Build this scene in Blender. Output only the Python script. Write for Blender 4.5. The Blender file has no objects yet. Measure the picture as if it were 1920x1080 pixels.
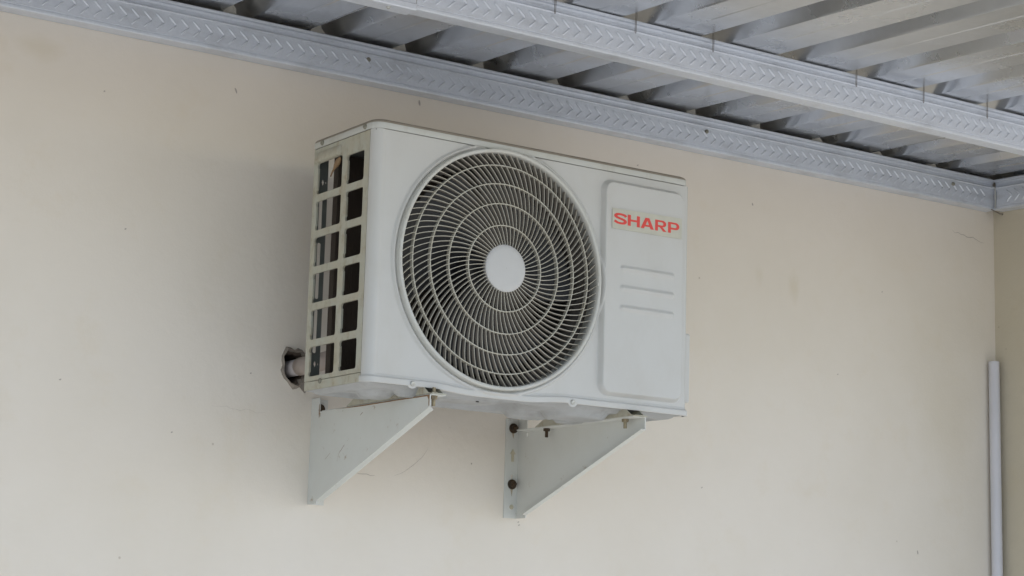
import bpy, bmesh, math, random
from mathutils import Vector, Matrix, noise
from math import sin, cos, pi, radians, hypot, tan
random.seed(7)
S = bpy.context.scene
COL = S.collection

# ------------------------------------------------------------------ camera
cam = bpy.data.cameras.new('camera')
cam.sensor_width = 36.0
cam.lens = 3722.56 / 1920 * 36
cam.clip_start = 0.05
cam.clip_end = 500
co = bpy.data.objects.new('camera', cam)
COL.objects.link(co)
cr = Vector((0.82473596, -0.56482024, 0.02808372))
cu = Vector((-0.12037425, -0.12681177, 0.98459576))
cf = Vector((0.55255827, 0.81541208, 0.17257604))
M = Matrix((cr, cu, -cf)).transposed().to_4x4()
M.translation = (-1.76828, -3.48927, -0.44276)
co.matrix_world = M
S.camera = co

# ------------------------------------------------------------------ sky, sun, exposure
SUN_DIR = Vector((0.46, -0.56, 0.69)).normalized()      # from the scene towards the light
world = bpy.data.worlds.new('World')
S.world = world
world.use_nodes = True
wn = world.node_tree
sky = wn.nodes.new('ShaderNodeTexSky')
sky.sky_type = 'NISHITA'
sky.sun_disc = False
sky.sun_elevation = math.asin(SUN_DIR.z)
sky.sun_rotation = math.atan2(SUN_DIR.x, SUN_DIR.y)
sky.dust_density = 1.0
sky.air_density = 1.0
bg = wn.nodes['Background']
bg.inputs['Strength'].default_value = 0.10
wn.links.new(sky.outputs[0], bg.inputs['Color'])
sun = bpy.data.lights.new('sun', 'SUN')
sun.energy = 3.0
sun.angle = radians(15)
sun.color = (1.0, 0.985, 0.96)
so = bpy.data.objects.new('sun', sun)
COL.objects.link(so)
so.rotation_euler = SUN_DIR.to_track_quat('Z', 'Y').to_euler()
S.view_settings.view_transform = 'Standard'
S.view_settings.look = 'None'
S.view_settings.gamma = 1
S.view_settings.use_curve_mapping = False
S.view_settings.exposure = 1.27
S.render.engine = 'CYCLES'
S.cycles.max_bounces = 8
S.cycles.diffuse_bounces = 5

# ------------------------------------------------------------------ materials
def mat(name, col, rough=0.5, metal=0.0, var=0.0, vscale=6.0, col2=None, bump=0.0, bscale=60.0, spec=0.5,
        rvar=0.0, stretch=None, bdetail=5):
    m = bpy.data.materials.new(name)
    m.use_nodes = True
    nt = m.node_tree
    b = nt.nodes['Principled BSDF']
    b.inputs['Base Color'].default_value = (*col, 1)
    b.inputs['Roughness'].default_value = rough
    b.inputs['Metallic'].default_value = metal
    b.inputs['Specular IOR Level'].default_value = spec
    tc = nt.nodes.new('ShaderNodeTexCoord')
    src = tc.outputs['Object']
    if stretch:
        mp = nt.nodes.new('ShaderNodeMapping')
        mp.inputs['Scale'].default_value = stretch
        nt.links.new(src, mp.inputs['Vector'])
        src = mp.outputs[0]
    if var > 0:
        n = nt.nodes.new('ShaderNodeTexNoise')
        n.inputs['Scale'].default_value = vscale
        n.inputs['Detail'].default_value = 6
        n.inputs['Roughness'].default_value = 0.62
        nt.links.new(src, n.inputs['Vector'])
        rp = nt.nodes.new('ShaderNodeValToRGB')
        rp.color_ramp.elements[0].position = 0.36
        rp.color_ramp.elements[1].position = 0.70
        c2 = col2 if col2 else tuple(c * 0.6 for c in col)
        rp.color_ramp.elements[0].color = (*col, 1)
        rp.color_ramp.elements[1].color = tuple(col[i] * (1 - var) + c2[i] * var for i in range(3)) + (1,)
        nt.links.new(n.outputs['Fac'], rp.inputs['Fac'])
        nt.links.new(rp.outputs['Color'], b.inputs['Base Color'])
        if rvar > 0:
            mr = nt.nodes.new('ShaderNodeMapRange')
            mr.inputs['From Min'].default_value = 0.35
            mr.inputs['From Max'].default_value = 0.65
            mr.inputs['To Min'].default_value = rough - rvar
            mr.inputs['To Max'].default_value = rough + rvar
            nt.links.new(n.outputs['Fac'], mr.inputs['Value'])
            nt.links.new(mr.outputs[0], b.inputs['Roughness'])
    if bump > 0:
        n2 = nt.nodes.new('ShaderNodeTexNoise')
        n2.inputs['Scale'].default_value = bscale
        n2.inputs['Detail'].default_value = bdetail
        nt.links.new(src, n2.inputs['Vector'])
        bp = nt.nodes.new('ShaderNodeBump')
        bp.inputs['Strength'].default_value = bump
        bp.inputs['Distance'].default_value = 0.002
        nt.links.new(n2.outputs['Fac'], bp.inputs['Height'])
        nt.links.new(bp.outputs[0], b.inputs['Normal'])
    return m


def grime(m, col, amt, scale=(26, 26, 1.6), lo=0.52, hi=0.80):
    """rain streaks and blotches of dust over a painted sheet"""
    nt = m.node_tree
    b = nt.nodes['Principled BSDF']
    old = b.inputs['Base Color'].links[0].from_socket
    tc = nt.nodes.new('ShaderNodeTexCoord')
    mp = nt.nodes.new('ShaderNodeMapping')
    mp.inputs['Scale'].default_value = scale
    nt.links.new(tc.outputs['Object'], mp.inputs['Vector'])
    n = nt.nodes.new('ShaderNodeTexNoise')
    n.inputs['Scale'].default_value = 1.0
    n.inputs['Detail'].default_value = 7
    n.inputs['Roughness'].default_value = 0.68
    nt.links.new(mp.outputs[0], n.inputs['Vector'])
    r = nt.nodes.new('ShaderNodeMapRange')
    r.inputs['From Min'].default_value = lo
    r.inputs['From Max'].default_value = hi
    r.inputs['To Max'].default_value = amt
    nt.links.new(n.outputs['Fac'], r.inputs['Value'])
    x = nt.nodes.new('ShaderNodeMix')
    x.data_type = 'RGBA'
    nt.links.new(r.outputs[0], x.inputs['Factor'])
    nt.links.new(old, x.inputs[6])
    x.inputs[7].default_value = (*col, 1)
    nt.links.new(x.outputs[2], b.inputs['Base Color'])


def wall_material(name, col, spots=()):
    m = mat(name, col, 0.75, spec=0.25)
    nt = m.node_tree
    b = nt.nodes['Principled BSDF']
    tc = nt.nodes.new('ShaderNodeTexCoord')
    P = tc.outputs['Object']

    def node(t, **kw):
        n = nt.nodes.new(t)
        for k, v in kw.items():
            n.inputs[k].default_value = v
        return n

    def mixc(fac, a, c):
        x = nt.nodes.new('ShaderNodeMix')
        x.data_type = 'RGBA'
        nt.links.new(fac, x.inputs['Factor'])
        if isinstance(a, tuple):
            x.inputs[6].default_value = (*a, 1)
        else:
            nt.links.new(a, x.inputs[6])
        x.inputs[7].default_value = (*c, 1)
        return x.outputs[2]

    def ramp(src, lo, hi, amt):
        r = node('ShaderNodeMapRange', **{'From Min': lo, 'From Max': hi, 'To Min': 0.0, 'To Max': amt})
        r.clamp = True
        nt.links.new(src, r.inputs['Value'])
        return r.outputs[0]
    big = node('ShaderNodeTexNoise', Scale=1.7, Detail=5, Roughness=0.6)
    nt.links.new(P, big.inputs['Vector'])
    c = mixc(ramp(big.outputs['Fac'], 0.42, 0.72, 0.6), col, (col[0] * 0.90, col[1] * 0.885, col[2] * 0.84))
    mid = node('ShaderNodeTexNoise', Scale=7.5, Detail=6, Roughness=0.7)
    nt.links.new(P, mid.inputs['Vector'])
    c = mixc(ramp(mid.outputs['Fac'], 0.55, 0.78, 0.5), c, (col[0] * 0.93, col[1] * 0.89, col[2] * 0.80))
    # sparse specks of dirt
    vo = node('ShaderNodeTexVoronoi', Scale=17.0)
    nt.links.new(P, vo.inputs['Vector'])
    nz = node('ShaderNodeTexNoise', Scale=3.1, Detail=2)
    nt.links.new(P, nz.inputs['Vector'])
    near = ramp(vo.outputs['Distance'], 0.055, 0.02, 0.7)
    sel = ramp(nz.outputs['Fac'], 0.56, 0.60, 1.0)
    mu = nt.nodes.new('ShaderNodeMath')
    mu.operation = 'MULTIPLY'
    nt.links.new(near, mu.inputs[0])
    nt.links.new(sel, mu.inputs[1])
    c = mixc(mu.outputs[0], c, (col[0] * 0.5, col[1] * 0.45, col[2] * 0.4))
    # water stains with a shape of their own
    for (x, z, rx, rz, amt) in spots:
        mp = node('ShaderNodeMapping')
        mp.vector_type = 'POINT'
        mp.inputs['Location'].default_value = (-x / rx, 0, -z / rz)
        mp.inputs['Scale'].default_value = (1 / rx, 0.0, 1 / rz)
        nt.links.new(P, mp.inputs['Vector'])
        dn = node('ShaderNodeTexNoise', Scale=1.3, Detail=4)
        nt.links.new(mp.outputs[0], dn.inputs['Vector'])
        ad = nt.nodes.new('ShaderNodeVectorMath')
        ad.operation = 'LENGTH'
        nt.links.new(mp.outputs[0], ad.inputs[0])
        su = nt.nodes.new('ShaderNodeMath')
        su.operation = 'ADD'
        nt.links.new(ad.outputs['Value'], su.inputs[0])
        nt.links.new(dn.outputs['Fac'], su.inputs[1])
        c = mixc(ramp(su.outputs[0], 1.5, 0.75, amt), c, (col[0] * 0.78, col[1] * 0.73, col[2] * 0.58))
    nt.links.new(c, b.inputs['Base Color'])
    fn = node('ShaderNodeTexNoise', Scale=24.0, Detail=8, Roughness=0.65)
    nt.links.new(P, fn.inputs['Vector'])
    bp = node('ShaderNodeBump', Strength=0.28, Distance=0.004)
    nt.links.new(fn.outputs['Fac'], bp.inputs['Height'])
    nt.links.new(bp.outputs[0], b.inputs['Normal'])
    return m


WALLC = (0.72, 0.666, 0.594)
M_wall = wall_material('cream_wall_paint', WALLC, [(-0.49, 0.62, 0.06, 0.03, 0.28), (1.41, 0.395, 0.022, 0.045, 0.30),
                                                  (1.30, 0.41, 0.015, 0.03, 0.15), (1.92, 0.1, 0.12, 0.2, 0.2)])
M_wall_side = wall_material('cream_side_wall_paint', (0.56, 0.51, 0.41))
M_mortar = mat('grey_mortar', (0.27, 0.235, 0.20), 0.9, var=0.6, vscale=40, bump=0.6, bscale=90)
M_mortar_light = mat('cream_mortar', (0.62, 0.58, 0.50), 0.9, var=0.5, vscale=30, bump=0.5, bscale=80)
M_brick = mat('raw_masonry', (0.12, 0.09, 0.07), 0.95, var=0.5, vscale=30, bump=0.6, bscale=60)
M_scratch = mat('scratch_grey', (0.40, 0.36, 0.32), 0.9)
M_paint = mat('ac_white_paint', (0.525, 0.52, 0.50), 0.42, var=0.22, vscale=5, col2=(0.455, 0.44, 0.395), bump=0.05, bscale=160)
M_cover = mat('ac_cover_paint', (0.48, 0.485, 0.46), 0.42, var=0.35, vscale=9, col2=(0.45, 0.43, 0.35), bump=0.05, bscale=160)
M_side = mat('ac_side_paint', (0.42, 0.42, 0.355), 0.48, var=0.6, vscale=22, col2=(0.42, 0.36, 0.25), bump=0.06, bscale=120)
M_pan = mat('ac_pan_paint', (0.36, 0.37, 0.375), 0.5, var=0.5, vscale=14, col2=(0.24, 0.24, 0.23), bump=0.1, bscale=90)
M_plastic = mat('grille_plastic', (0.52, 0.505, 0.44), 0.5, var=0.5, vscale=14, col2=(0.44, 0.38, 0.27))
M_bladeside = mat('shaded_blade_sides', (0.31, 0.285, 0.25), 0.65, var=0.5, vscale=16, col2=(0.22, 0.185, 0.14))  # shade between the blades painted into their side and back faces
M_rim = mat('rim_plastic', (0.52, 0.52, 0.49), 0.45, var=0.3, vscale=10, col2=(0.50, 0.46, 0.36))
M_hub = mat('hub_plastic', (0.525, 0.52, 0.51), 0.5, var=0.15, vscale=12)
M_dark = mat('dark_fan_plastic', (0.018, 0.019, 0.024), 0.45, var=0.3, vscale=20, col2=(0.05, 0.04, 0.03))
M_inner = mat('inner_dark_metal', (0.10, 0.10, 0.095), 0.6, var=0.4, vscale=20)
M_shroud = mat('shroud_metal', (0.11, 0.10, 0.09), 0.5, var=0.7, vscale=18, col2=(0.08, 0.07, 0.06))
M_post = mat('galvanised_post', (0.16, 0.17, 0.155), 0.5, 0.3, var=0.4, vscale=30)
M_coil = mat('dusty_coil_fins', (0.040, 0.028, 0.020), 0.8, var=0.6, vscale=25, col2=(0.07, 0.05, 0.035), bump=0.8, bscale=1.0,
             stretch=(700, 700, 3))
M_steel = mat('galvalume_batten', (0.66, 0.69, 0.745), 0.48, 0.4, var=0.35, vscale=160, col2=(0.52, 0.545, 0.59), bump=0.08, bscale=300)
M_groove = M_steel
M_roof = mat('galvalume_roof', (0.72, 0.735, 0.76), 0.27, 0.92, var=0.6, vscale=3.5, col2=(0.46, 0.455, 0.44), bump=0.42, bscale=4.0,
             rvar=0.10, bdetail=1.0)
M_wire = mat('rusty_tie_wire', (0.17, 0.15, 0.13), 0.6, 0.6)
M_rust = mat('rusted_bolt', (0.05, 0.038, 0.026), 0.75, 0.3, var=0.7, vscale=120, col2=(0.11, 0.065, 0.03), bump=0.4, bscale=200)
M_zinc = mat('zinc_screw', (0.50, 0.50, 0.47), 0.4, 0.6, var=0.4, vscale=200)
M_brass = mat('yellow_zinc_nut', (0.55, 0.47, 0.28), 0.4, 0.6, var=0.4, vscale=150)
M_pvc = mat('white_pvc', (0.66, 0.655, 0.70), 0.35, var=0.15, vscale=8)
M_wrap = mat('pipe_wrap_tape', (0.32, 0.27, 0.24), 0.6, var=0.3, vscale=20, bump=0.3, bscale=60)
M_wrap2 = mat('pipe_wrap_pale', (0.40, 0.37, 0.37), 0.6, var=0.2, vscale=20)
M_leaf = mat('dry_leaf_brown', (0.26, 0.165, 0.085), 0.7, var=0.7, vscale=50, col2=(0.14, 0.08, 0.04))
M_sticker = mat('cream_sticker', (0.51, 0.495, 0.415), 0.45, var=0.25, vscale=40)
M_red = mat('red_print', (0.66, 0.045, 0.035), 0.45)
M_ground = mat('concrete_ground', (0.39, 0.38, 0.355), 0.9, var=0.5, vscale=2.0, bump=0.3, bscale=30)
M_darkbevel = mat('painted_dark_reflection', (0.27, 0.235, 0.19), 0.9, var=0.5, vscale=30, col2=(0.20, 0.17, 0.13))  # dark roof reflection on the cover's upper bevel, painted in as brown
M_dullscrew = mat('dull_screw', (0.26, 0.25, 0.20), 0.55, 0.3, var=0.5, vscale=150)
grime(M_paint, (0.36, 0.32, 0.25), 0.20, (9, 9, 5), 0.5, 0.8)
grime(M_cover, (0.30, 0.26, 0.19), 0.5)
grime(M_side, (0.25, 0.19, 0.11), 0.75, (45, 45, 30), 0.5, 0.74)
grime(M_rim, (0.34, 0.28, 0.18), 0.5, (30, 30, 30))
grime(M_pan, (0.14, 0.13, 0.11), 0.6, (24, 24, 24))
grime(M_steel, (0.34, 0.34, 0.34), 0.45, (9, 9, 30), 0.5, 0.75)
M_black = mat('black_gap', (0.012, 0.012, 0.012), 0.8)


def bracket_material():
    m = mat('bracket_grey_paint', (0.60, 0.61, 0.58), 0.5, var=0.3, vscale=9, col2=(0.50, 0.48, 0.43), bump=0.06, bscale=90)
    nt = m.node_tree
    b = nt.nodes['Principled BSDF']
    old = b.inputs['Base Color'].links[0].from_socket
    tc = nt.nodes.new('ShaderNodeTexCoord')
    n = nt.nodes.new('ShaderNodeTexNoise')
    n.inputs['Scale'].default_value = 38
    n.inputs['Detail'].default_value = 7
    n.inputs['Roughness'].default_value = 0.7
    nt.links.new(tc.outputs['Object'], n.inputs['Vector'])
    r = nt.nodes.new('ShaderNodeMapRange')
    r.inputs['From Min'].default_value = 0.63
    r.inputs['From Max'].default_value = 0.74
    nt.links.new(n.outputs['Fac'], r.inputs['Value'])
    x = nt.nodes.new('ShaderNodeMix')
    x.data_type = 'RGBA'
    nt.links.new(r.outputs[0], x.inputs['Factor'])
    nt.links.new(old, x.inputs[6])
    x.inputs[7].default_value = (0.30, 0.22, 0.14, 1)
    nt.links.new(x.outputs[2], b.inputs['Base Color'])
    return m


M_bracket = bracket_material()
M_rustedge = mat('rust_streak', (0.16, 0.075, 0.03), 0.85, var=0.8, vscale=90, col2=(0.35, 0.24, 0.13))

# ------------------------------------------------------------------ helpers
def obj(name, bm, material, parent=None, smooth=False, loc=None):
    me = bpy.data.meshes.new(name)
    bm.normal_update()
    bm.to_mesh(me)
    bm.free()
    me.materials.append(material)
    if smooth:
        me.polygons.foreach_set('use_smooth', [True] * len(me.polygons))
    return link(name, me, parent)


def link(name, me, parent=None, mw=None):
    o = bpy.data.objects.new(name, me)
    COL.objects.link(o)
    if parent is not None:
        o.parent = parent
        o.matrix_parent_inverse = WORLD[parent.name].inverted()
    if mw is not None:
        o.matrix_basis = mw
    WORLD[o.name] = mw.copy() if mw is not None else Matrix.Identity(4)
    return o


WORLD = {}


def thing(name, label, cat, loc, group=None):
    o = bpy.data.objects.new(name, None)
    COL.objects.link(o)
    o.location = loc
    o.empty_display_size = 0.05
    WORLD[o.name] = Matrix.Translation(loc)
    return tag(o, label, cat, group)


def tag(o, label, cat, group=None):
    o['label'] = label
    o['category'] = cat
    if group:
        o['group'] = group
    return o


def box(bm, lo, hi, bev=0.0, seg=2):
    lo, hi = Vector(lo), Vector(hi)
    r = bmesh.ops.create_cube(bm, size=1.0)
    for v in r['verts']:
        v.co = Vector((lo[i] + (v.co[i] + 0.5) * (hi[i] - lo[i]) for i in range(3)))
    if bev > 0:
        es = list({e for v in r['verts'] for e in v.link_edges})
        bmesh.ops.bevel(bm, geom=es, offset=bev, segments=seg, affect='EDGES', profile=0.5)
    return bm


def prism(bm, pts, d, bev=0.0):
    """closed 3-D polygon extruded by vector d"""
    vs = [bm.verts.new(p) for p in pts]
    f = bm.faces.new(vs)
    r = bmesh.ops.extrude_face_region(bm, geom=[f])
    nv = [g for g in r['geom'] if isinstance(g, bmesh.types.BMVert)]
    bmesh.ops.translate(bm, verts=nv, vec=Vector(d))
    bmesh.ops.recalc_face_normals(bm, faces=bm.faces[:])
    return bm


def sheet_with_holes(bm, loops, thick):
    """planar loops (first outer, rest holes) filled and given thickness vector"""
    es = []
    for lp in loops:
        vs = [bm.verts.new(p) for p in lp]
        es += [bm.edges.new((vs[i], vs[(i + 1) % len(vs)])) for i in range(len(vs))]
    r = bmesh.ops.triangle_fill(bm, edges=es, use_beauty=True, use_dissolve=False)
    fs = [g for g in r['geom'] if isinstance(g, bmesh.types.BMFace)]
    if thick is not None:
        e = bmesh.ops.extrude_face_region(bm, geom=fs)
        nv = [g for g in e['geom'] if isinstance(g, bmesh.types.BMVert)]
        bmesh.ops.translate(bm, verts=nv, vec=Vector(thick))
        bmesh.ops.recalc_face_normals(bm, faces=bm.faces[:])
    return bm


def cyl(bm, a, b, r, seg=16, r2=None, cap=True):
    a, b = Vector(a), Vector(b)
    d = b - a
    q = d.to_track_quat('Z', 'Y').to_matrix().to_4x4()
    q.translation = (a + b) / 2
    bmesh.ops.create_cone(bm, cap_ends=cap, segments=seg, radius1=r, radius2=r if r2 is None else r2, depth=d.length, matrix=q)
    return bm


def tube(bm, pts, r, seg=8):
    pts = [Vector(p) for p in pts]
    rings = []
    up = Vector((0.13, 0.2, 1)).normalized()
    for i, p in enumerate(pts):
        t = (pts[min(i + 1, len(pts) - 1)] - pts[max(i - 1, 0)]).normalized()
        s = t.cross(up)
        if s.length < 1e-3:
            s = t.cross(Vector((1, 0, 0)))
        s.normalize()
        n = s.cross(t)
        rr = r[i] if isinstance(r, (list, tuple)) else r
        rings.append([bm.verts.new(p + (s * cos(2 * pi * k / seg) + n * sin(2 * pi * k / seg)) * rr) for k in range(seg)])
    for i in range(len(rings) - 1):
        for k in range(seg):
            bm.faces.new((rings[i][k], rings[i][(k + 1) % seg], rings[i + 1][(k + 1) % seg], rings[i + 1][k]))
    bm.faces.new(rings[0][::-1])
    bm.faces.new(rings[-1])
    bmesh.ops.recalc_face_normals(bm, faces=bm.faces[:])
    return bm


def lathe_y(bm, prof, c, seg=64, closed=False):
    """prof list of (radius, y) revolved about the axis through c parallel to y"""
    rings = []
    for (r, y) in prof:
        rings.append([bm.verts.new((c[0] + r * cos(2 * pi * k / seg), y, c[1] + r * sin(2 * pi * k / seg))) for k in range(seg)])
    n = len(rings)
    for i in range(n if closed else n - 1):
        for k in range(seg):
            bm.faces.new((rings[i][k], rings[(i + 1) % n][k], rings[(i + 1) % n][(k + 1) % seg], rings[i][(k + 1) % seg]))
    return rings


def extrude_profile(bm, prof, axis, a, b, closed=False):
    """prof: list of (p, z); axis 'x': p is y, runs along x from a to b; axis 'y': p is x"""
    def P(p, z, t):
        return (t, p, z) if axis == 'x' else (p, t, z)
    A = [bm.verts.new(P(p, z, a)) for p, z in prof]
    B = [bm.verts.new(P(p, z, b)) for p, z in prof]
    n = len(prof)
    for i in range(n if closed else n - 1):
        j = (i + 1) % n
        bm.faces.new((A[i], A[j], B[j], B[i]))
    if closed:
        bm.faces.new(A[::-1])
        bm.faces.new(B)
        bmesh.ops.recalc_face_normals(bm, faces=bm.faces[:])
    return bm


def sstep(a, b, x):
    t = max(0.0, min(1.0, (x - a) / (b - a)))
    return t * t * (3 - 2 * t)


def rrect(y0, y1, z0, z1, r, n=5):
    pts = []
    for (cy, cz, a0) in ((y1 - r, z1 - r, 0), (y0 + r, z1 - r, 90), (y0 + r, z0 + r, 180), (y1 - r, z0 + r, 270)):
        for k in range(n + 1):
            a = radians(a0 + 90 * k / n)
            pts.append((cy + r * cos(a), cz + r * sin(a)))
    return pts


def screw_head(name, parent, at, axis, r=0.0042, h=0.0028, m=None):
    """pan-head screw with a cross recess, pointing along axis"""
    bm = bmesh.new()
    ax = Vector(axis).normalized()
    p = Vector(at)
    q = ax.to_track_quat('Z', 'Y').to_matrix()
    prof = [(0.0, h * 0.72), (r * 0.30, h * 0.70), (r * 0.34, h), (r * 0.72, h * 0.86), (r * 0.95, h * 0.45), (r, 0), (r, -0.001)]
    seg = 14
    rings = []
    for (rr, z) in prof[1:]:
        rings.append([bm.verts.new(p + q @ Vector((rr * cos(2 * pi * k / seg), rr * sin(2 * pi * k / seg), z))) for k in range(seg)])
    bm.faces.new(rings[0])
    for i in range(len(rings) - 1):
        for k in range(seg):
            bm.faces.new((rings[i][k], rings[i + 1][k], rings[i + 1][(k + 1) % seg], rings[i][(k + 1) % seg]))
    bmesh.ops.recalc_face_normals(bm, faces=bm.faces[:])
    return obj(name, bm, m or M_zinc, parent, smooth=False)


# ================================================================== SETTING
Z_GROUND = -2.1
bm = bmesh.new()
bmesh.ops.create_grid(bm, x_segments=1, y_segments=1, size=60)
bmesh.ops.translate(bm, verts=bm.verts[:], vec=(0, 0, Z_GROUND))
g = obj('ground', bm, M_ground)
g['kind'] = 'structure'

XC = 2.106           # corner of the two walls
ZW = 0.757           # top of the plastered wall, level with the batten
# broken hole round the pipe
HC = (0.081, 0.0735)
random.seed(11)
def ring_pts(scale, jit, n=26, seed=1):
    rnd = random.Random(seed)
    out = []
    base = {0: .026, 1: .030, 2: .034, 3: .032, 4: .027, 5: .026, 6: .030, 7: .034, 8: .032, 9: .029, 10: .030, 11: .033, 12: .027}
    for k in range(n):
        a = 2 * pi * k / n
        r = 0.030 * scale * (1 + 0.10 * sin(3 * a + 1) + 0.08 * sin(5 * a + 2.3)) * (1 + rnd.uniform(-jit, jit))
        out.append((HC[0] + r * cos(a) * 0.95, HC[1] + r * sin(a) * 1.06))
    return out
inner = ring_pts(0.86, 0.08, seed=3)
wall_inner = ring_pts(1.12, 0.06, seed=4)
bm = bmesh.new()
X0 = -4.0
XE = 3.6
outer = [(X0, Z_GROUND), (XE, Z_GROUND), (XE, ZW), (X0, ZW)]
sheet_with_holes(bm, [[(x, 0, z) for x, z in outer], [(x, 0, z) for x, z in wall_inner]], None)
for f in bm.faces:
    f.normal_update()
    if f.normal.y > 0:
        f.normal_flip()
# top ledge, plus a set-back upper wall added to shut out light behind
for quad in ([(X0, 0, ZW), (XE, 0, ZW), (XE, 0.05, ZW), (X0, 0.05, ZW)], [(X0, 0.05, ZW), (XE, 0.05, ZW), (XE, 0.05, 1.1), (X0, 0.05, 1.1)],
             [(X0, 0.05, 1.1), (XE, 0.05, 1.1), (XE, 0.2, 1.1), (X0, 0.2, 1.1)]):
    bm.faces.new([bm.verts.new(p) for p in quad])
wall = obj('back_wall', bm, M_wall)
tag(wall, 'cream painted plaster wall behind the white outdoor unit', 'wall')
# rough lining of the hole
bm = bmesh.new()
n = len(wall_inner)
L = [[bm.verts.new((x, y, z)) for (x, z) in lp] for lp, y in ((wall_inner, 0.0), (inner, 0.008), (inner, 0.12))]
for i in range(2):
    for k in range(n):
        bm.faces.new((L[i][k], L[i][(k + 1) % n], L[i + 1][(k + 1) % n], L[i + 1][k]))
bm.faces.new(L[2][::-1])
bmesh.ops.recalc_face_normals(bm, faces=bm.faces[:])
obj('pipe_hole', bm, M_brick, wall)
# lumpy mortar collar left round the hole
bm = bmesh.new()
rnd = random.Random(5)
oo = ring_pts(1.26, 0.10, n=26, seed=9)
ii = ring_pts(1.00, 0.07, n=26, seed=6)
A = [bm.verts.new((x, 0.001, z)) for x, z in oo]
B = [bm.verts.new((x * 0.35 + u * 0.65, -0.004 - rnd.random() * 0.005, z * 0.35 + w * 0.65)) for (x, z), (u, w) in zip(oo, ii)]
C2 = [bm.verts.new((x, -0.001 + rnd.random() * 0.002, z)) for x, z in ii]
D2 = [bm.verts.new((x, 0.03, z)) for x, z in ring_pts(0.90, 0.05, seed=6)]
for p, q in ((A, B), (B, C2), (C2, D2)):
    for k in range(26):
        bm.faces.new((p[k], p[(k + 1) % 26], q[(k + 1) % 26], q[k]))
bmesh.ops.recalc_face_normals(bm, faces=bm.faces[:])
obj('mortar_collar', bm, M_mortar, wall)
# dribble of mortar below the hole
bm = bmesh.new()
pts = [(.086, .048), (.098, .052), (.106, .036), (.104, .022), (.097, .027), (.090, .036)]
prism(bm, [(x, 0.001, z) for x, z in pts], (0, -0.004, 0))
obj('mortar_dribble', bm, M_mortar, wall)

# scratches and hairline cracks on the plaster
def scratch(pts, w=0.0007):
    bm = bmesh.new()
    a, b = [], []
    n = len(pts)
    for i, (x, z) in enumerate(pts):
        x1, z1 = pts[max(i - 1, 0)]
        x2, z2 = pts[min(i + 1, n - 1)]
        l = hypot(x2 - x1, z2 - z1) or 1
        nx, nz = -(z2 - z1) / l, (x2 - x1) / l
        ww = w * (0.25 + sin(pi * (i + 0.3) / (n - 0.4)))
        a.append(bm.verts.new((x + nx * ww, -0.0006, z + nz * ww)))
        b.append(bm.verts.new((x - nx * ww, -0.0006, z - nz * ww)))
    for i in range(n - 1):
        bm.faces.new((a[i], a[i + 1], b[i + 1], b[i]))
    for f in bm.faces:
        f.normal_update()
        if f.normal.y > 0:
            f.normal_flip()
    obj('scratch', bm, M_scratch, wall)
def wobble(x0, z0, x1, z1, n=9, a=0.004, seed=0):
    rnd = random.Random(seed)
    return [(x0 + (x1 - x0) * i / (n - 1) + rnd.uniform(-a, a) * 0.4, z0 + (z1 - z0) * i / (n - 1) + rnd.uniform(-a, a)) for i in range(n)]
scratch(wobble(0.227, -0.128, 0.272, -0.130, 6, 0.0015, 1), 0.0005)
scratch([(0.318, -0.128), (0.338, -0.120), (0.352, -0.111), (0.368, -0.099), (0.385, -0.084), (0.398, -0.066)], 0.00028)
scratch(wobble(1.951, 0.610, 2.069, 0.595, 12, 0.003, 2), 0.0007)
scratch(wobble(-0.10, -0.018, 0.02, -0.026, 12, 0.003, 4), 0.00013)
scratch(wobble(-0.085, 0.617, -0.080, 0.607, 4, 0.001, 5), 0.0016)
scratch(wobble(1.276, 0.583, 1.279, 0.577, 4, 0.001, 6), 0.0018)
scratch(wobble(1.818, -0.208, 1.820, -0.218, 4, 0.0005, 7), 0.0016)
scratch(wobble(0.345, 0.668, 0.347, 0.658, 4, 0.001, 8), 0.002)
scratch(wobble(0.505, -0.088, 0.507, -0.091, 3, 0.0005, 9), 0.0016)
for i, (x, z) in enumerate([(0.627, -0.206), (0.629, -0.212), (-0.36, 0.56), (-0.02, 0.05), (-0.18, -0.08), (-0.41, 0.0), (1.13, -0.1), (1.55, 0.2), (0.93, 0.62), (-0.3, 0.3), (1.7, 0.42)]):
    scratch(wobble(x, z, x + 0.004, z + 0.002, 3, 0.0008, 20 + i), 0.0011)

# side wall at the right
bm = bmesh.new()
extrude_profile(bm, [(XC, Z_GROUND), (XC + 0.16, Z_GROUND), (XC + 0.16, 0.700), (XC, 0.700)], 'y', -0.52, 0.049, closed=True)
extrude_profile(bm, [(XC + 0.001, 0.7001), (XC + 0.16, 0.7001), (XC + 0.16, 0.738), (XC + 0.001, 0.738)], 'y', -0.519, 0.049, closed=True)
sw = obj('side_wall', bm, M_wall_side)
tag(sw, 'darker cream side wall meeting the back wall at the right edge', 'wall')

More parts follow.
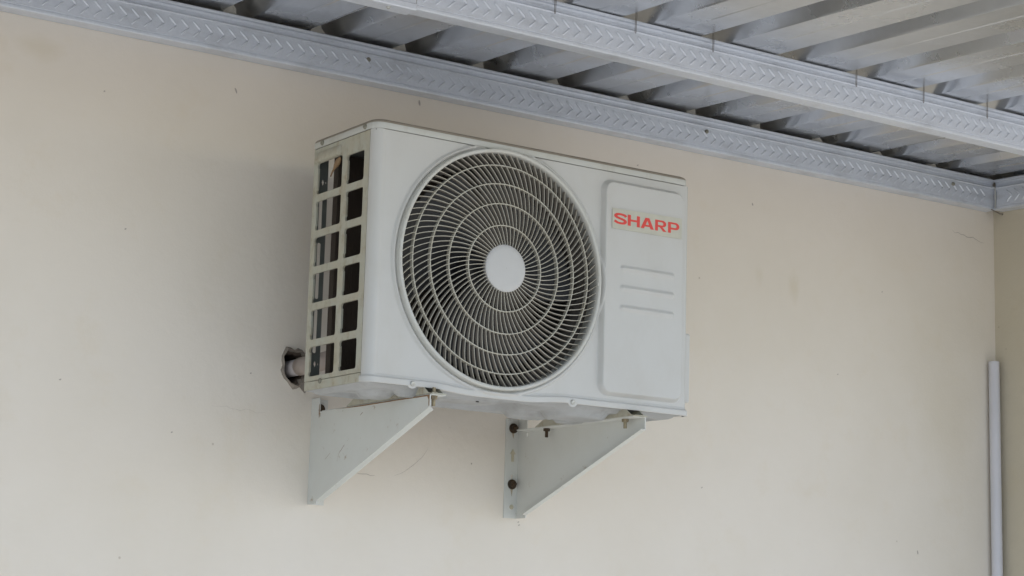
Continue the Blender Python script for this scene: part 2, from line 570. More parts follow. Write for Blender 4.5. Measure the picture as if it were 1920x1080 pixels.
# ------------------------------------------------------------------ roof
SL = 0.044           # fall of the roof away from the wall
def zroof(y):
    return 0.7665 + SL * y
roof = thing('metal_roof', 'ribbed bare metal roof sheets above the steel battens', 'roof', (0, 0, 0.77))
PER = 0.1985
XR0 = 0.268          # a rib starts here
def roof_profile(nrib, x_start):
    """one sheet: nrib periods starting at the left foot of a rib"""
    P = []
    for k in range(nrib):
        x = x_start + k * PER
        P += [(x, 0.0), (x + 0.002, 0.003), (x + 0.017, 0.030), (x + 0.020, 0.032), (x + 0.053, 0.032), (x + 0.056, 0.030), (x + 0.071, 0.003), (x + 0.073, 0.0)]
        for c in (0.128,):
            P += [(x + c, 0.0), (x + c + 0.003, 0.0011), (x + c + 0.007, 0.0011), (x + c + 0.010, 0.0)]
    return P
def roof_sheet(x_start, nrib, dz):
    bm = bmesh.new()
    P = roof_profile(nrib, x_start)
    # lap: one more rib on top of the neighbour
    x = x_start + nrib * PER
    P += [(x, 0.0), (x + 0.002, 0.003), (x + 0.017, 0.030), (x + 0.020, 0.032), (x + 0.053, 0.032), (x + 0.056, 0.030), (x + 0.069, 0.0045)]
    ys = [0.0497 - i * 0.088 for i in range(21)]
    rows = []
    for j, y in enumerate(ys):
        row = []
        for (px, pz) in P:
            wob = 0.0016 * noise.noise(Vector((px * 5, y * 3.0, 3.1)))
            row.append(bm.verts.new((px, y, zroof(y) + pz + dz + wob)))
        rows.append(row)
    for j in range(len(rows) - 1):
        for i in range(len(P) - 1):
            bm.faces.new((rows[j][i], rows[j + 1][i], rows[j + 1][i + 1], rows[j][i + 1]))
    o = obj('roof_sheet', bm, M_roof, roof)
    so_ = o.modifiers.new('thickness', 'SOLIDIFY')
    so_.thickness = 0.0006
    so_.offset = 1
k0 = -17
xs = XR0 + k0 * PER
i = 0
XEND = 3.45  # unseen roof carried past the side wall, added to block direct sun
while xs < XEND - 0.02:
    nr = 4
    while xs + (nr + 0.37) * PER > XEND and nr > 0:
        nr -= 1
    if nr == 0:
        break
    roof_sheet(xs, nr, 0.0012 * (i % 2))
    xs += nr * PER
    i += 1
# mortar plugs stuffed under the ribs on top of the wall
def plug(k):
    rnd = random.Random(100 + k)
    x = XR0 + k * PER
    j = lambda a: rnd.uniform(-a, a)
    pts = [(x + 0.004, ZW), (x + 0.012 + j(.002), ZW + 0.016), (x + 0.024 + j(.003), ZW + 0.030 + j(.003)), (x + 0.032 + j(.003), ZW + 0.033 + j(.003)),
           (x + 0.038 + j(.003), ZW + 0.024 + j(.003)), (x + 0.043 + j(.003), ZW + 0.014 + j(.003)), (x + 0.050 + j(.004), ZW)]
    bm = bmesh.new()
    prism(bm, [(a, 0.002 + j(.002), b) for a, b in pts], (0, 0.046, 0))
    o = obj('mortar_plug', bm, M_mortar_light, wall)
for k in range(-4, 9):
    plug(k)

# ------------------------------------------------------------------ steel battens
def batten_profile(yf, z0, depth=0.034):
    """(y, z) section of the embossed channel, front face at y=yf, bottom at z0"""
    y = yf
    return [(y + depth, z0 + 0.0005), (y + 0.003, z0), (y + 0.0005, z0 + 0.001), (y, z0 + 0.003), (y, z0 + 0.0072), (y + 0.0012, z0 + 0.0082), (y + 0.0012, z0 + 0.0092),
            (y, z0 + 0.0102), (y + 0.0015, z0 + 0.0555), (y - 0.0006, z0 + 0.0575), (y + 0.0004, z0 + 0.0592), (y + 0.008, z0 + 0.0605), (y + 0.0095, z0 + 0.064),
            (y + 0.0095, z0 + 0.070), (y + 0.0075, z0 + 0.0735), (y + 0.002, z0 + 0.0745), (y + 0.0005, z0 + 0.0755), (y + 0.0005, z0 + 0.0795), (y + 0.002, z0 + 0.0808),
            (y + depth, z0 + 0.0808)]
def chevron_mesh():
    bm = bmesh.new()
    # local: origin at tip-side left, x along the batten, z up, -y proud
    path = [(0.0, 0.0160), (0.0172, 0.0005), (0.0172, -0.0005), (0.0010, -0.0158)]
    w, h = 0.0023, 0.0028
    def arm(p, q):
        p, q = Vector(p), Vector(q)
        t = (q - p).normalized()
        nrm = Vector((-t.y, t.x))
        secs = []
        for s in (0.0, 0.10, 0.90, 1.0):
            c = p.lerp(q, s)
            hh = h if 0 < s < 1 else 0.0
            ww = w if 0 < s < 1 else w * 0.7
            secs.append([bm.verts.new((c.x + nrm.x * o_ * ww, -k_ * hh, c.y + nrm.y * o_ * ww)) for o_, k_ in ((-1, 0), (-0.45, 0.85), (0, 1), (0.45, 0.85), (1, 0))])
        for a, b in zip(secs[:-1], secs[1:]):
            for i in range(4):
                bm.faces.new((a[i], a[i + 1], b[i + 1], b[i]))
    arm(path[0], path[1])
    arm(path[3], path[2])
    bmesh.ops.recalc_face_normals(bm, faces=bm.faces[:])
    for f in bm.faces:
        if f.normal.y > 0:
            f.normal_flip()
    me = bpy.data.meshes.new('chevron_ridge')
    bm.to_mesh(me)
    bm.free()
    me.materials.append(M_steel)
    me.polygons.foreach_set('use_smooth', [True] * len(me.polygons))
    return me
CHEV = chevron_mesh()

ZB = 0.6762
b1 = thing('steel_batten', 'galvanised batten with embossed chevrons fixed along the back wall top', 'batten', (0.0, -0.035, ZB), 'embossed steel battens')
bm = bmesh.new()
extrude_profile(bm, batten_profile(-0.035, ZB), 'x', -3.5, XC - 0.030)
obj('channel', bm, M_steel, b1)
x = -1.05
while x < XC - 0.06:
    link('chevron_ridge', CHEV, b1, Matrix.Translation((x, -0.0343, ZB + 0.0325)))
    x += 0.0258
for sx in (0.198, 1.1055, 1.92):
    screw_head('screw', b1, (sx, -0.0348, 0.722), (0, -1, 0), 0.0050, 0.004, M_dullscrew)

Y2 = -0.55
ZB2 = 0.6598
b2 = thing('steel_batten', 'galvanised chevron batten crossing under the roof, with tie wires', 'batten', (0.0, Y2, ZB2), 'embossed steel battens')
bm = bmesh.new()
extrude_profile(bm, batten_profile(Y2, ZB2), 'x', 0.0, XC)
obj('channel', bm, M_steel, b2)
x = 0.012
while x < XC - 0.03:
    link('chevron_ridge', CHEV, b2, Matrix.Translation((x, Y2 + 0.0007, ZB2 + 0.0325)))
    x += 0.0258
# plain splice piece carrying on to the left
b3 = thing('steel_channel', 'plain smooth steel channel spliced onto the hanging chevron batten', 'batten', (-0.5, Y2, ZB2))
bm = bmesh.new()
y, z = Y2 - 0.0015, ZB2 - 0.0022
extrude_profile(bm, [(y + 0.036, z + 0.012), (y + 0.036, z), (y + 0.002, z), (y, z + 0.002), (y, z + 0.011), (y + 0.003, z + 0.0135), (y + 0.003, z + 0.070), (y, z + 0.073), (y, z + 0.082), (y + 0.036, z + 0.083)],
                'x', -3.5, -0.0012)
obj('channel', bm, M_steel, b3)
screw_head('screw', b3, (-0.052, Y2 + 0.012, ZB2 - 0.0024), (0, 0, -1), 0.0042, 0.004, M_zinc)

b4 = thing('steel_batten', 'short visible galvanised batten on the side wall at the corner', 'batten', (XC - 0.035, -0.8, ZB), 'embossed steel battens')
bm = bmesh.new()
prof = [(XC - 0.035 + (p + 0.035), zz) for p, zz in batten_profile(-0.035, ZB)]
extrude_profile(bm, prof, 'y', -0.032, -0.515)
for v in bm.verts:
    v.co.z += SL * (v.co.y + 0.032) * 0.87
obj('channel', bm, M_steel, b4)
yy = -0.075
RZ = Matrix.Rotation(-pi / 2, 4, 'Z')
while yy > -0.50:
    link('chevron_ridge', CHEV, b4, Matrix.Translation((XC - 0.0343, yy, ZB + 0.0325 + SL * (yy + 0.032) * 0.87)) @ Matrix.Rotation(-pi / 2, 4, 'Z'))
    yy -= 0.0258
# cut end of the wall batten turned at the corner
bm = bmesh.new()
tube(bm, [(XC - 0.038, -0.040, ZB + 0.003), (XC - 0.0375, -0.0405, ZB + 0.02), (XC - 0.037, -0.041, ZB + 0.045), (XC - 0.038, -0.040, ZB + 0.056), (XC - 0.041, -0.037, ZB + 0.060)], 0.0022, 8)
obj('bent_edge', bm, M_zinc, b4)
# scrap of wire left at the corner
bm = bmesh.new()
tube(bm, [(XC - 0.050, -0.038, ZB - 0.001), (XC - 0.036, -0.042, ZB - 0.006), (XC - 0.024, -0.044, ZB - 0.010), (XC - 0.014, -0.046, ZB - 0.009), (XC - 0.02, -0.047, ZB - 0.013)], 0.0013, 6)
tag(obj('wire_scrap', bm, M_wire), 'short dark twisted wire scrap under the batten corner', 'wire')

WX = [0.302, 0.496, 0.689, 1.082, 1.281, 1.478]
WN = ['first', 'second', 'third', 'fourth', 'fifth', 'sixth']
for i, wx in enumerate(WX):
    bm = bmesh.new()
    rnd = random.Random(i)
    e = rnd.uniform(-0.0015, 0.0015)
    yw = Y2 - 0.0022
    pts = [(wx - 0.0022, yw + 0.006, 0.782), (wx - 0.0018, yw, 0.752), (wx - 0.0022 + e, yw - 0.0004, 0.735), (wx - 0.0028 + e, yw - 0.0004, 0.716), (wx - 0.0018 + e, yw - 0.0006, 0.7125),
           (wx - 0.0002 + e, yw - 0.0004, 0.7140), (wx + 0.0006 + e, yw - 0.0004, 0.735), (wx + 0.0010, yw, 0.752), (wx + 0.0014, yw + 0.006, 0.782)]
    tube(bm, pts, 0.0006, 6)
    tag(obj('tie_wire', bm, M_wire), 'thin tie wire looped over the hanging batten, %s from its spliced left end' % WN[i], 'wire', 'tie wires on the hanging batten')

# ------------------------------------------------------------------ conduit in the corner
cp = thing('conduit_pipe', 'white plastic conduit standing upright in the wall corner', 'pipe', (2.058, -0.022, Z_GROUND))
bm = bmesh.new()
T0, T1 = Vector((2.0800, -0.0180, 0.283)), Vector((2.0815, -0.0235, Z_GROUND))
R = 0.0138
seg = 28
d = (T1 - T0).normalized()
qa = d.to_track_quat('Z', 'Y').to_matrix()
rings = []
for (p, rr) in ((T0 + d * 0.02, R - 0.002), (T0, R - 0.002), (T0, R - 0.0004), (T0 + d * 0.0006, R), (T1, R)):
    rings.append([bm.verts.new(p + qa @ Vector((rr * cos(2 * pi * k / seg), rr * sin(2 * pi * k / seg), 0))) for k in range(seg)])
for i in range(len(rings) - 1):
    for k in range(seg):
        bm.faces.new((rings[i][k], rings[i][(k + 1) % seg], rings[i + 1][(k + 1) % seg], rings[i + 1][k]))
bmesh.ops.recalc_face_normals(bm, faces=bm.faces[:])
obj('tube', bm, M_pvc, cp, smooth=True)
bm = bmesh.new()
cyl(bm, T0 + d * 0.012, T0 + d * 0.014, R - 0.0022, 20)
obj('bore', bm, M_black, cp)

# ------------------------------------------------------------------ wrapped refrigerant pipe through the hole
pp = thing('refrigerant_pipe', 'tape wrapped refrigerant pipe coming out of the broken wall hole', 'pipe', (0.081, 0.0, 0.072))
bm = bmesh.new()
cyl(bm, (0.080, 0.10, 0.070), (0.0795, -0.030, 0.0712), 0.0165, 28)
obj('pale_wrap', bm, M_wrap2, pp, smooth=False)
bm = bmesh.new()
tube(bm, [(0.0795, -0.022, 0.0712), (0.080, -0.05, 0.072), (0.086, -0.085, 0.074), (0.100, -0.115, 0.080), (0.13, -0.145, 0.095), (0.19, -0.165, 0.115), (0.30, -0.172, 0.12), (0.50, -0.172, 0.12), (0.70, -0.172, 0.12)], 0.0180, 22)
obj('tape_wrap', bm, M_wrap, pp, smooth=True)

# ================================================================== AIR CONDITIONER
W, H = 0.74, 0.4684
YB, YF, RC = -0.19, -0.4207, 0.0184
FX, FZ, FR = 0.2845, 0.2390, 0.2228
ac = thing('air_conditioner', 'white wall-mounted outdoor unit with round fan grille and red lettered sticker', 'air conditioner', (W / 2, YB, 0.0))

def zbot(x):
    """lower edge of the front sheet, bulging round the fan"""
    return -0.0008 - 0.0062 * sstep(0.135, 0.235, x) * (1 - sstep(0.345, 0.445, x))

def sd_rr(x, z, cx, cz, hx, hz, r):
    qx, qz = abs(x - cx) - hx + r, abs(z - cz) - hz + r
    return hypot(max(qx, 0), max(qz, 0)) + min(max(qx, qz), 0) - r

def front_h(x, z):
    h = 0.0
    # raised service panel
    d = sd_rr(x, z, 0.6215, 0.2375, 0.1045, 0.2150, 0.024)
    h += 0.0115 * max(0.0, min(1.0, -d / 0.0068))
    # three ribs pressed into it
    for cz in (0.2755, 0.2362, 0.1967):
        dx = max(0.5655 - x, 0, x - 0.6905)
        dd = hypot(dx, z - cz) - 0.0046
        h += 0.0034 * sstep(0.0012, -0.0026, dd)
    # folded bead along the lower edge
    zz = z - zbot(x)
    h += 0.0038 * sstep(0.0135, 0.0100, zz)
    # field of the front is pressed in a touch from the left border
    h -= 0.0010 * sstep(0.018, 0.022, x) * sstep(0.0145, 0.0175, zz)
    # collar round the fan
    r = hypot(x - FX, z - FZ)
    if 0.20 < r < 0.245:
        h += 0.0048 * sstep(0.2412, 0.2378, r) * (1 - sstep(0.2352, 0.2325, r))
    return h

cols = []
for k in range(9):
    a = pi / 2 * k / 8
    cols.append((RC - RC * cos(a), YF + RC - RC * sin(a), -cos(a), -sin(a)))
xx = RC + 0.0025
while xx < W - 0.007:
    cols.append((xx, YF, 0, -1))
    xx += 0.00125 if (0.511 < xx < 0.533 or 0.712 < xx < 0.732) else 0.0025
for k in range(6):
    a = pi / 2 * k / 5
    cols.append((W - 0.006 + 0.006 * sin(a), YF + 0.006 - 0.006 * cos(a), sin(a), -cos(a)))
cols.append((W, YF + 0.02, 1, 0))
ZS = [0.0]
while ZS[-1] < H - 0.0026:
    zq = ZS[-1]
    ZS.append(zq + (0.0012 if (zq < 0.036 or 0.438 < zq < 0.4565) else 0.0025))
ZS[-1] = H
NR = len(ZS) - 1
bm = bmesh.new()
grid = []
for (x, y, nx, ny) in cols:
    z0 = zbot(x)
    row = []
    for j in range(NR + 1):
        z = z0 + (H - z0) * ZS[j] / H
        h = front_h(x, z) if ny < -0.5 else 0.0038 * sstep(0.0135, 0.0100, z - z0)
        h += 0.0004 * noise.noise(Vector((x * 9, 0.3, z * 9)))
        row.append(bm.verts.new((x + nx * h, y + ny * h, z)))
    grid.append(row)
for i in range(len(cols) - 1):
    for j in range(NR):
        q = (grid[i][j], grid[i + 1][j], grid[i + 1][j + 1], grid[i][j + 1])
        c = sum((v.co for v in q), Vector()) / 4
        if hypot(c.x - FX, c.z - FZ) < 0.2272:
            continue
        bm.faces.new(q)
# fold the lower edge under
low = [g[0] for g in grid]
fold = [bm.verts.new((v.co.x, v.co.y + 0.010, v.co.z + 0.0006)) for v in low]
for i in range(len(low) - 1):
    bm.faces.new((low[i], fold[i], fold[i + 1], low[i + 1]))
for v in [v for v in bm.verts if not v.link_faces]:
    bm.verts.remove(v)
front = obj('front_panel', bm, M_paint, ac, smooth=True)
for sx, sz in ((0.0963, 0.0035), (0.457, 0.0015)):
    screw_head('screw', front, (sx, YF - 0.0042, sz), (0, -1, -0.15), 0.0052, 0.0026, M_zinc)
# small tabs that carry the front screws
for sx, sz in ((0.0963, -0.001), (0.457, -0.003)):
    bm = bmesh.new()
    pts = [(sx - 0.012, sz + 0.003), (sx - 0.006, sz - 0.003), (sx, sz - 0.0048), (sx + 0.006, sz - 0.003), (sx + 0.012, sz + 0.003)]
    prism(bm, [(a, YF - 0.0036, b) for a, b in pts], (0, 0.0025, 0))
    obj('screw_tab', bm, M_paint, front)

# rim of the fan opening
bm = bmesh.new()
y0 = YF
lathe_y(bm, [(0.2325, y0 + 0.004), (0.2306, y0 - 0.0085), (0.2298, y0 - 0.0108), (0.2284, y0 - 0.0115), (0.2245, y0 - 0.0112), (0.2234, y0 - 0.0095), (0.2228, y0 - 0.004), (0.2222, y0 + 0.018)], (FX, FZ), 128)
bmesh.ops.recalc_face_normals(bm, faces=bm.faces[:])
rim = obj('grille_rim', bm, M_rim, ac, smooth=True)
# clip on the rim at the right
bm = bmesh.new()
box(bm, (FX + 0.2215, YF - 0.0105, FZ - 0.006), (FX + 0.2275, YF - 0.004, FZ + 0.001), 0.001)
obj('clip', bm, M_rim, rim)

# grille: domed rings, hub and curved blades
def dome(r):
    return YF - 0.0045 - 0.0120 * (1 - (r / 0.2235) ** 2)
bm = bmesh.new()
hr = 0.0452
lathe_y(bm, [(hr - 0.002, dome(hr) + 0.012), (hr, dome(hr) + 0.010), (hr, dome(hr) + 0.0002), (hr - 0.0008, dome(hr) - 0.0008), (hr * 0.8, dome(hr) - 0.0018), (hr * 0.5, dome(hr) - 0.0026), (hr * 0.2, dome(hr) - 0.003), (0.0004, dome(hr) - 0.003)], (FX, FZ), 64)
bmesh.ops.recalc_face_normals(bm, faces=bm.faces[:])
grille = obj('fan_grille', bm, M_hub, ac, smooth=True)
grille['label'] = 'white plastic grille with hub cap and swirling blades'
RINGS = [0.0822, 0.1242, 0.1630, 0.1994]
for r in RINGS:
    bm = bmesh.new()
    y = dome(r)
    w = 0.00092
    lathe_y(bm, [(r - w, y + 0.0095), (r - w, y + 0.0006), (r - w * 0.4, y), (r + w * 0.4, y), (r + w, y + 0.0006), (r + w, y + 0.0095)], (FX, FZ), 112, closed=True)
    bmesh.ops.recalc_face_normals(bm, faces=bm.faces[:])
    obj('grille_ring', bm, M_plastic, grille)
def theta(r):
    t, q, dr = 0.0, 0.0452, 0.001
    while q < r:
        ph = radians(7 + 30 * (q - 0.0452) / 0.178)
        t += tan(ph) / q * dr
        q += dr
    return t
def blade_bm(bm, r0, r1, a0, seg):
    w, dep = 0.00064, 0.0092
    secs = []
    th0 = theta(r0)
    for i in range(seg + 1):
        r = r0 + (r1 - r0) * i / seg
        a = a0 + theta(r) - th0
        ph = radians(7 + 30 * (r - 0.0452) / 0.178)
        t = a + ph
        cx, cz = r * cos(a), r * sin(a)
        nx, nz = -sin(t), cos(t)
        y = dome(r)
        secs.append([bm.verts.new((cx + nx * s * w, yy - YF, cz + nz * s * w)) for s, yy in ((-1, y + dep), (-1, y + 0.0008), (0, y + 0.0002), (1, y + 0.0008), (1, y + dep))])
    for a, b in zip(secs[:-1], secs[1:]):
        for k in range(5):
            f = bm.faces.new((a[k], b[k], b[(k + 1) % 5], a[(k + 1) % 5]))
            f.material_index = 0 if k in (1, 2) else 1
ZONES = [(0.0448, RINGS[0], 51), (RINGS[0], RINGS[1], 70), (RINGS[1], RINGS[2], 88), (RINGS[2], RINGS[3], 96), (RINGS[3], 0.2232, 98)]
for zi, (r0, r1, nb) in enumerate(ZONES):
    if zi < 2:
        bm = bmesh.new()
        for k in range(nb):
            blade_bm(bm, r0, r1, 2 * pi * (k + 0.3 * zi) / nb, 6)
        bmesh.ops.translate(bm, verts=bm.verts[:], vec=(FX, YF, FZ))
        bmesh.ops.recalc_face_normals(bm, faces=bm.faces[:])
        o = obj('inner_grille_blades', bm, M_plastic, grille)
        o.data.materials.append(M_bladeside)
        o['kind'] = 'stuff'
        continue
    bm = bmesh.new()
    blade_bm(bm, r0, r1, 0.0, 5)
    bmesh.ops.recalc_face_normals(bm, faces=bm.faces[:])
    me = bpy.data.meshes.new('grille_blade')
    bm.to_mesh(me)
    bm.free()
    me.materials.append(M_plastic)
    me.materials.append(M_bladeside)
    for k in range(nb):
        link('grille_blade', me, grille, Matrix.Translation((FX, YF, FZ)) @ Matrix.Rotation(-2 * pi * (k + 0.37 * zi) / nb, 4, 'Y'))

# shroud, fan and motor behind the grille
bm = bmesh.new()
lathe_y(bm, [(0.2262, YF + 0.006), (0.2215, YF + 0.022), (0.2090, YF + 0.036), (0.2050, YF + 0.050), (0.2050, YF + 0.085), (0.2120, YF + 0.095)], (FX, FZ), 96)
bmesh.ops.recalc_face_normals(bm, faces=bm.faces[:])
obj('fan_shroud', bm, M_shroud, ac, smooth=True)
bm = bmesh.new()
lathe_y(bm, [(0.0005, YF + 0.040), (0.045, YF + 0.041), (0.052, YF + 0.047), (0.054, YF + 0.100)], (FX, FZ), 40)
bmesh.ops.recalc_face_normals(bm, faces=bm.faces[:])
fan = obj('fan', bm, M_dark, ac, smooth=True)
for b in range(3):
    bm = bmesh.new()
    top, bot = [], []
    for i in range(9):
        r = 0.05 + 0.145 * i / 8
        ra, rb = [], []
        for j in range(9):
            u = j / 8 - 0.5
            a = b * 2 * pi / 3 + 0.4 + u * 1.75 + 0.3 * (r - 0.05) / 0.145
            yy = YF + 0.066 + u * 0.055 * (1.15 - r * 1.2)
            ra.append(bm.verts.new((FX + r * cos(a), yy, FZ + r * sin(a))))
            rb.append(bm.verts.new((FX + r * cos(a), yy + 0.002, FZ + r * sin(a))))
        top.append(ra)
        bot.append(rb)
    for i in range(8):
        for j in range(8):
            bm.faces.new((top[i][j], top[i][j + 1], top[i + 1][j + 1], top[i + 1][j]))
            bm.faces.new((bot[i][j], bot[i + 1][j], bot[i + 1][j + 1], bot[i][j + 1]))
    bmesh.ops.recalc_face_normals(bm, faces=bm.faces[:])
    obj('fan_blade', bm, M_dark, fan, smooth=True)
bm = bmesh.new()
cyl(bm, (FX, YF + 0.10, FZ), (FX, YF + 0.17, FZ), 0.045, 24)
obj('fan_motor', bm, M_dark, ac)

# condenser coil along the rear
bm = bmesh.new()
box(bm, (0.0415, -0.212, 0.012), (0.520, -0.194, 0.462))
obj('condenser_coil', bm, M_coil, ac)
# partition between fan and compressor bays, rear sheet, right side sheet
bm = bmesh.new()
box(bm, (0.524, -0.395, 0.012), (0.526, -0.194, 0.464))
obj('partition', bm, M_inner, ac)
bm = bmesh.new()
box(bm, (0.524, -0.1915, 0.017), (W - 0.001, -0.190, H - 0.001))
obj('rear_panel', bm, M_side, ac)
bm = bmesh.new()
box(bm, (W - 0.0016, -0.4005, 0.017), (W, -0.1925, H - 0.001))
obj('right_side_panel', bm, M_side, ac)
bm = bmesh.new()
box(bm, (W + 0.0004, -0.395, 0.030), (W + 0.030, -0.215, 0.172), 0.005, 3)
obj('valve_cover', bm, M_paint, ac, smooth=False)

# left side panel, a lattice of twelve openings
ROWZ = [0.0263 + 0.0702 * k for k in range(6)]
loops = [[(0, -0.4010, 0.0178), (0, -0.1900, 0.0178), (0, -0.1900, H - 0.0006), (0, -0.4010, H - 0.0006)]]
for k, z0 in enumerate(ROWZ):
    for (ya, yb_) in ((-0.3005, -0.2045), (-0.3825, -0.3190)):
        z1 = z0 + 0.0565
        if k == 5 and ya > -0.35:
            z1 += 0.005
        pts = rrect(ya, yb_, z0, z1, 0.0052, 4)
        # little notches at the rear corners
        q = []
        for (py, pz) in pts:
            if py > yb_ - 0.0005 and (abs(pz - (z0 + 0.0052)) < 0.0004 or abs(pz - (z1 - 0.0052)) < 0.0004):
                s = 1 if pz < (z0 + z1) / 2 else -1
                a = [(py, pz), (py, pz + s * 0.0035), (py - 0.0022, pz + s * 0.0055)]
                q += a if s > 0 else a[::-1]
            else:
                q.append((py, pz))
        loops.append([(0, a, b) for a, b in q])
bm = bmesh.new()
sheet_with_holes(bm, loops, (0.0040, 0, 0))
side = obj('side_panel', bm, M_side, ac)
# hand grip pressed out of the side panel
bm = bmesh.new()
ny = 18
rows = []
for (z, d) in ((0.4610, 0.0), (0.4595, 0.0004), (0.4575, 0.0030), (0.4500, 0.0046), (0.4445, 0.0048), (0.4415, 0.0036), (0.4400, 0.0014), (0.4395, -0.003)):
    row = []
    for i in range(ny + 1):
        y = -0.1905 - 0.1045 * i / ny
        e = sstep(-0.295, -0.284, y) * (1 - sstep(-0.203, -0.192, y))
        row.append(bm.verts.new((-0.0003 - max(d, -0.003) * (e if d > 0 else 1), y, z)))
    rows.append(row)
for a, b in zip(rows[:-1], rows[1:]):
    for i in range(ny):
        bm.faces.new((a[i], a[i + 1], b[i + 1], b[i]))
bmesh.ops.recalc_face_normals(bm, faces=bm.faces[:])
obj('hand_grip', bm, M_side, side, smooth=True)

# rear corner post with slots
loops = [[(0.0035, -0.197, 0.019), (0.0275, -0.197, 0.019), (0.0275, -0.197, 0.463), (0.0035, -0.197, 0.463)]]
for (za, zb_) in ((0.298, 0.374), (0.178, 0.287), (0.074, 0.158)):
    loops.append([(a, -0.197, b) for a, b in rrect(0.0108, 0.0182, za, zb_, 0.0036, 4)])
for zc in (0.4055, 0.0535):
    loops.append([(0.0168 + a, -0.197, zc + b) for a, b in ((0.0026, 0), (0, 0.0068), (-0.0026, 0), (0, -0.0068))])
    loops.append([(0.0232 + a, -0.197, zc + b) for a, b in ((0.0012, 0), (0, 0.003), (-0.0012, 0), (0, -0.003))])
bm = bmesh.new()
sheet_with_holes(bm, loops, (0, 0.0015, 0))
post = obj('corner_post', bm, M_post, ac)

# top cover
CT = 0.0190
def plan(o, n=7):
    """rounded plan outline of the cover, grown by o"""
    x0, x1, ya, yb_ = -0.0022 - o, 0.7365 + o, YF - 0.0028 - o, YB + 0.002 + o
    out = []
    for (cx, cy, r, a0) in ((x1, yb_, 0.008, 0), (x0, yb_, 0.006, 90), (x0, ya, 0.022, 180), (x1, ya, 0.014, 270)):
        sx = -1 if a0 in (0, 270) else 1
        sy = -1 if a0 in (0, 90) else 1
        for k in range(n + 1):
            a = radians(a0 + 90 * k / n)
            out.append((cx + sx * r + r * cos(a), cy + sy * r + r * sin(a)))
    return out
bm = bmesh.new()
rings = []
for (o, z) in ((-0.0025, H + 0.0006), (-0.0006, H + 0.0002), (0.0, H + 0.0010), (0.0, H + 0.0115), (-0.0006, H + 0.0142), (-0.0024, H + 0.0166), (-0.0052, H + 0.0182), (-0.0090, H + CT)):
    rings.append([bm.verts.new((a, b, z)) for a, b in plan(o)])
n = len(rings[0])
for i in range(len(rings) - 1):
    for k in range(n):
        bm.faces.new((rings[i][k], rings[i][(k + 1) % n], rings[i + 1][(k + 1) % n], rings[i + 1][k]))
bm.faces.new(rings[-1])
bmesh.ops.recalc_face_normals(bm, faces=bm.faces[:])
cover = obj('top_cover', bm, M_cover, ac, smooth=False)
cover.data.materials.append(M_darkbevel)
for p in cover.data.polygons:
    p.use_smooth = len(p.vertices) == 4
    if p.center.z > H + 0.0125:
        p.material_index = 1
for y in (-0.2238, -0.3856):
    screw_head('screw', cover, (-0.0022, y, 0.4755), (-1, 0, 0), 0.0054, 0.0034, M_dullscrew)
# underside of the cover so that no light falls in
bm = bmesh.new()
box(bm, (0.004, -0.415, H - 0.003), (W - 0.004, -0.192, H - 0.001))
obj('cover_lining', bm, M_inner, cover)

# base pan: upturned edge and a pressed underside
bm = bmesh.new()
box(bm, (0.0002, -0.4008, 0.0004), (0.0016, -0.1905, 0.0166))
box(bm, (0.0016, -0.1920, 0.0004), (W - 0.0016, -0.1905, 0.0166))
box(bm, (W - 0.0016, -0.4008, 0.0004), (W - 0.0002, -0.1905, 0.0166))
pan = obj('base_pan', bm, M_side, ac)
screw_head('screw', pan, (0.0002, -0.2516, 0.0150), (-1, 0, 0), 0.0054, 0.0034, M_dullscrew)
def pan_z(x, y):
    z = 0.0004
    e = min(x, W - x, y - (YF + 0.012), YB - y)
    z -= 0.0070 * sstep(0.006, 0.020, e)
    # pressed channels and bosses
    for (cx, cy, hx, hy, r, a) in ((0.070, -0.335, 0.030, 0.030, 0.02, -0.007), (0.110, -0.385, 0.024, 0.016, 0.012, -0.006), (0.065, -0.250, 0.035, 0.030, 0.02, 0.006),
                                   (0.290, -0.300, 0.120, 0.080, 0.06, 0.007), (0.290, -0.300, 0.070, 0.040, 0.03, -0.005), (0.520, -0.345, 0.060, 0.045, 0.03, -0.008),
                                   (0.465, -0.265, 0.045, 0.040, 0.03, -0.006), (0.565, -0.265, 0.030, 0.03, 0.02, -0.007), (0.685, -0.300, 0.030, 0.060, 0.02, 0.005)):
        d = sd_rr(x, y, cx, cy, hx, hy, r)
        z += 1.7 * a * sstep(0.007, -0.009, d)
    return z
bm = bmesh.new()
nx, ny = 148, 44
G = []
for i in range(nx + 1):
    x = 0.0006 + (W - 0.0012) * i / nx
    G.append([bm.verts.new((x, y, pan_z(x, y))) for y in [YF + 0.012 + (YB - 0.0008 - YF - 0.012) * j / ny for j in range(ny + 1)]])
for i in range(nx):
    for j in range(ny):
        bm.faces.new((G[i][j], G[i][j + 1], G[i + 1][j + 1], G[i + 1][j]))
obj('pan_underside', bm, M_pan, pan, smooth=True)
# drain slots punched in the pan
for (x, y, hx) in ((0.185, -0.300, 0.014), (0.262, -0.255, 0.012), (0.355, -0.262, 0.012), (0.372, -0.262, 0.010), (0.300, -0.330, 0.003)):
    bm = bmesh.new()
    zz = pan_z(x, y) - 0.0012
    pts = rrect(x - hx, x + hx, y - 0.0030, y + 0.0030, 0.0028, 3)
    prism(bm, [(a, b, zz) for a, b in pts], (0, 0, 0.0010))
    obj('drain_slot', bm, M_black, pan)

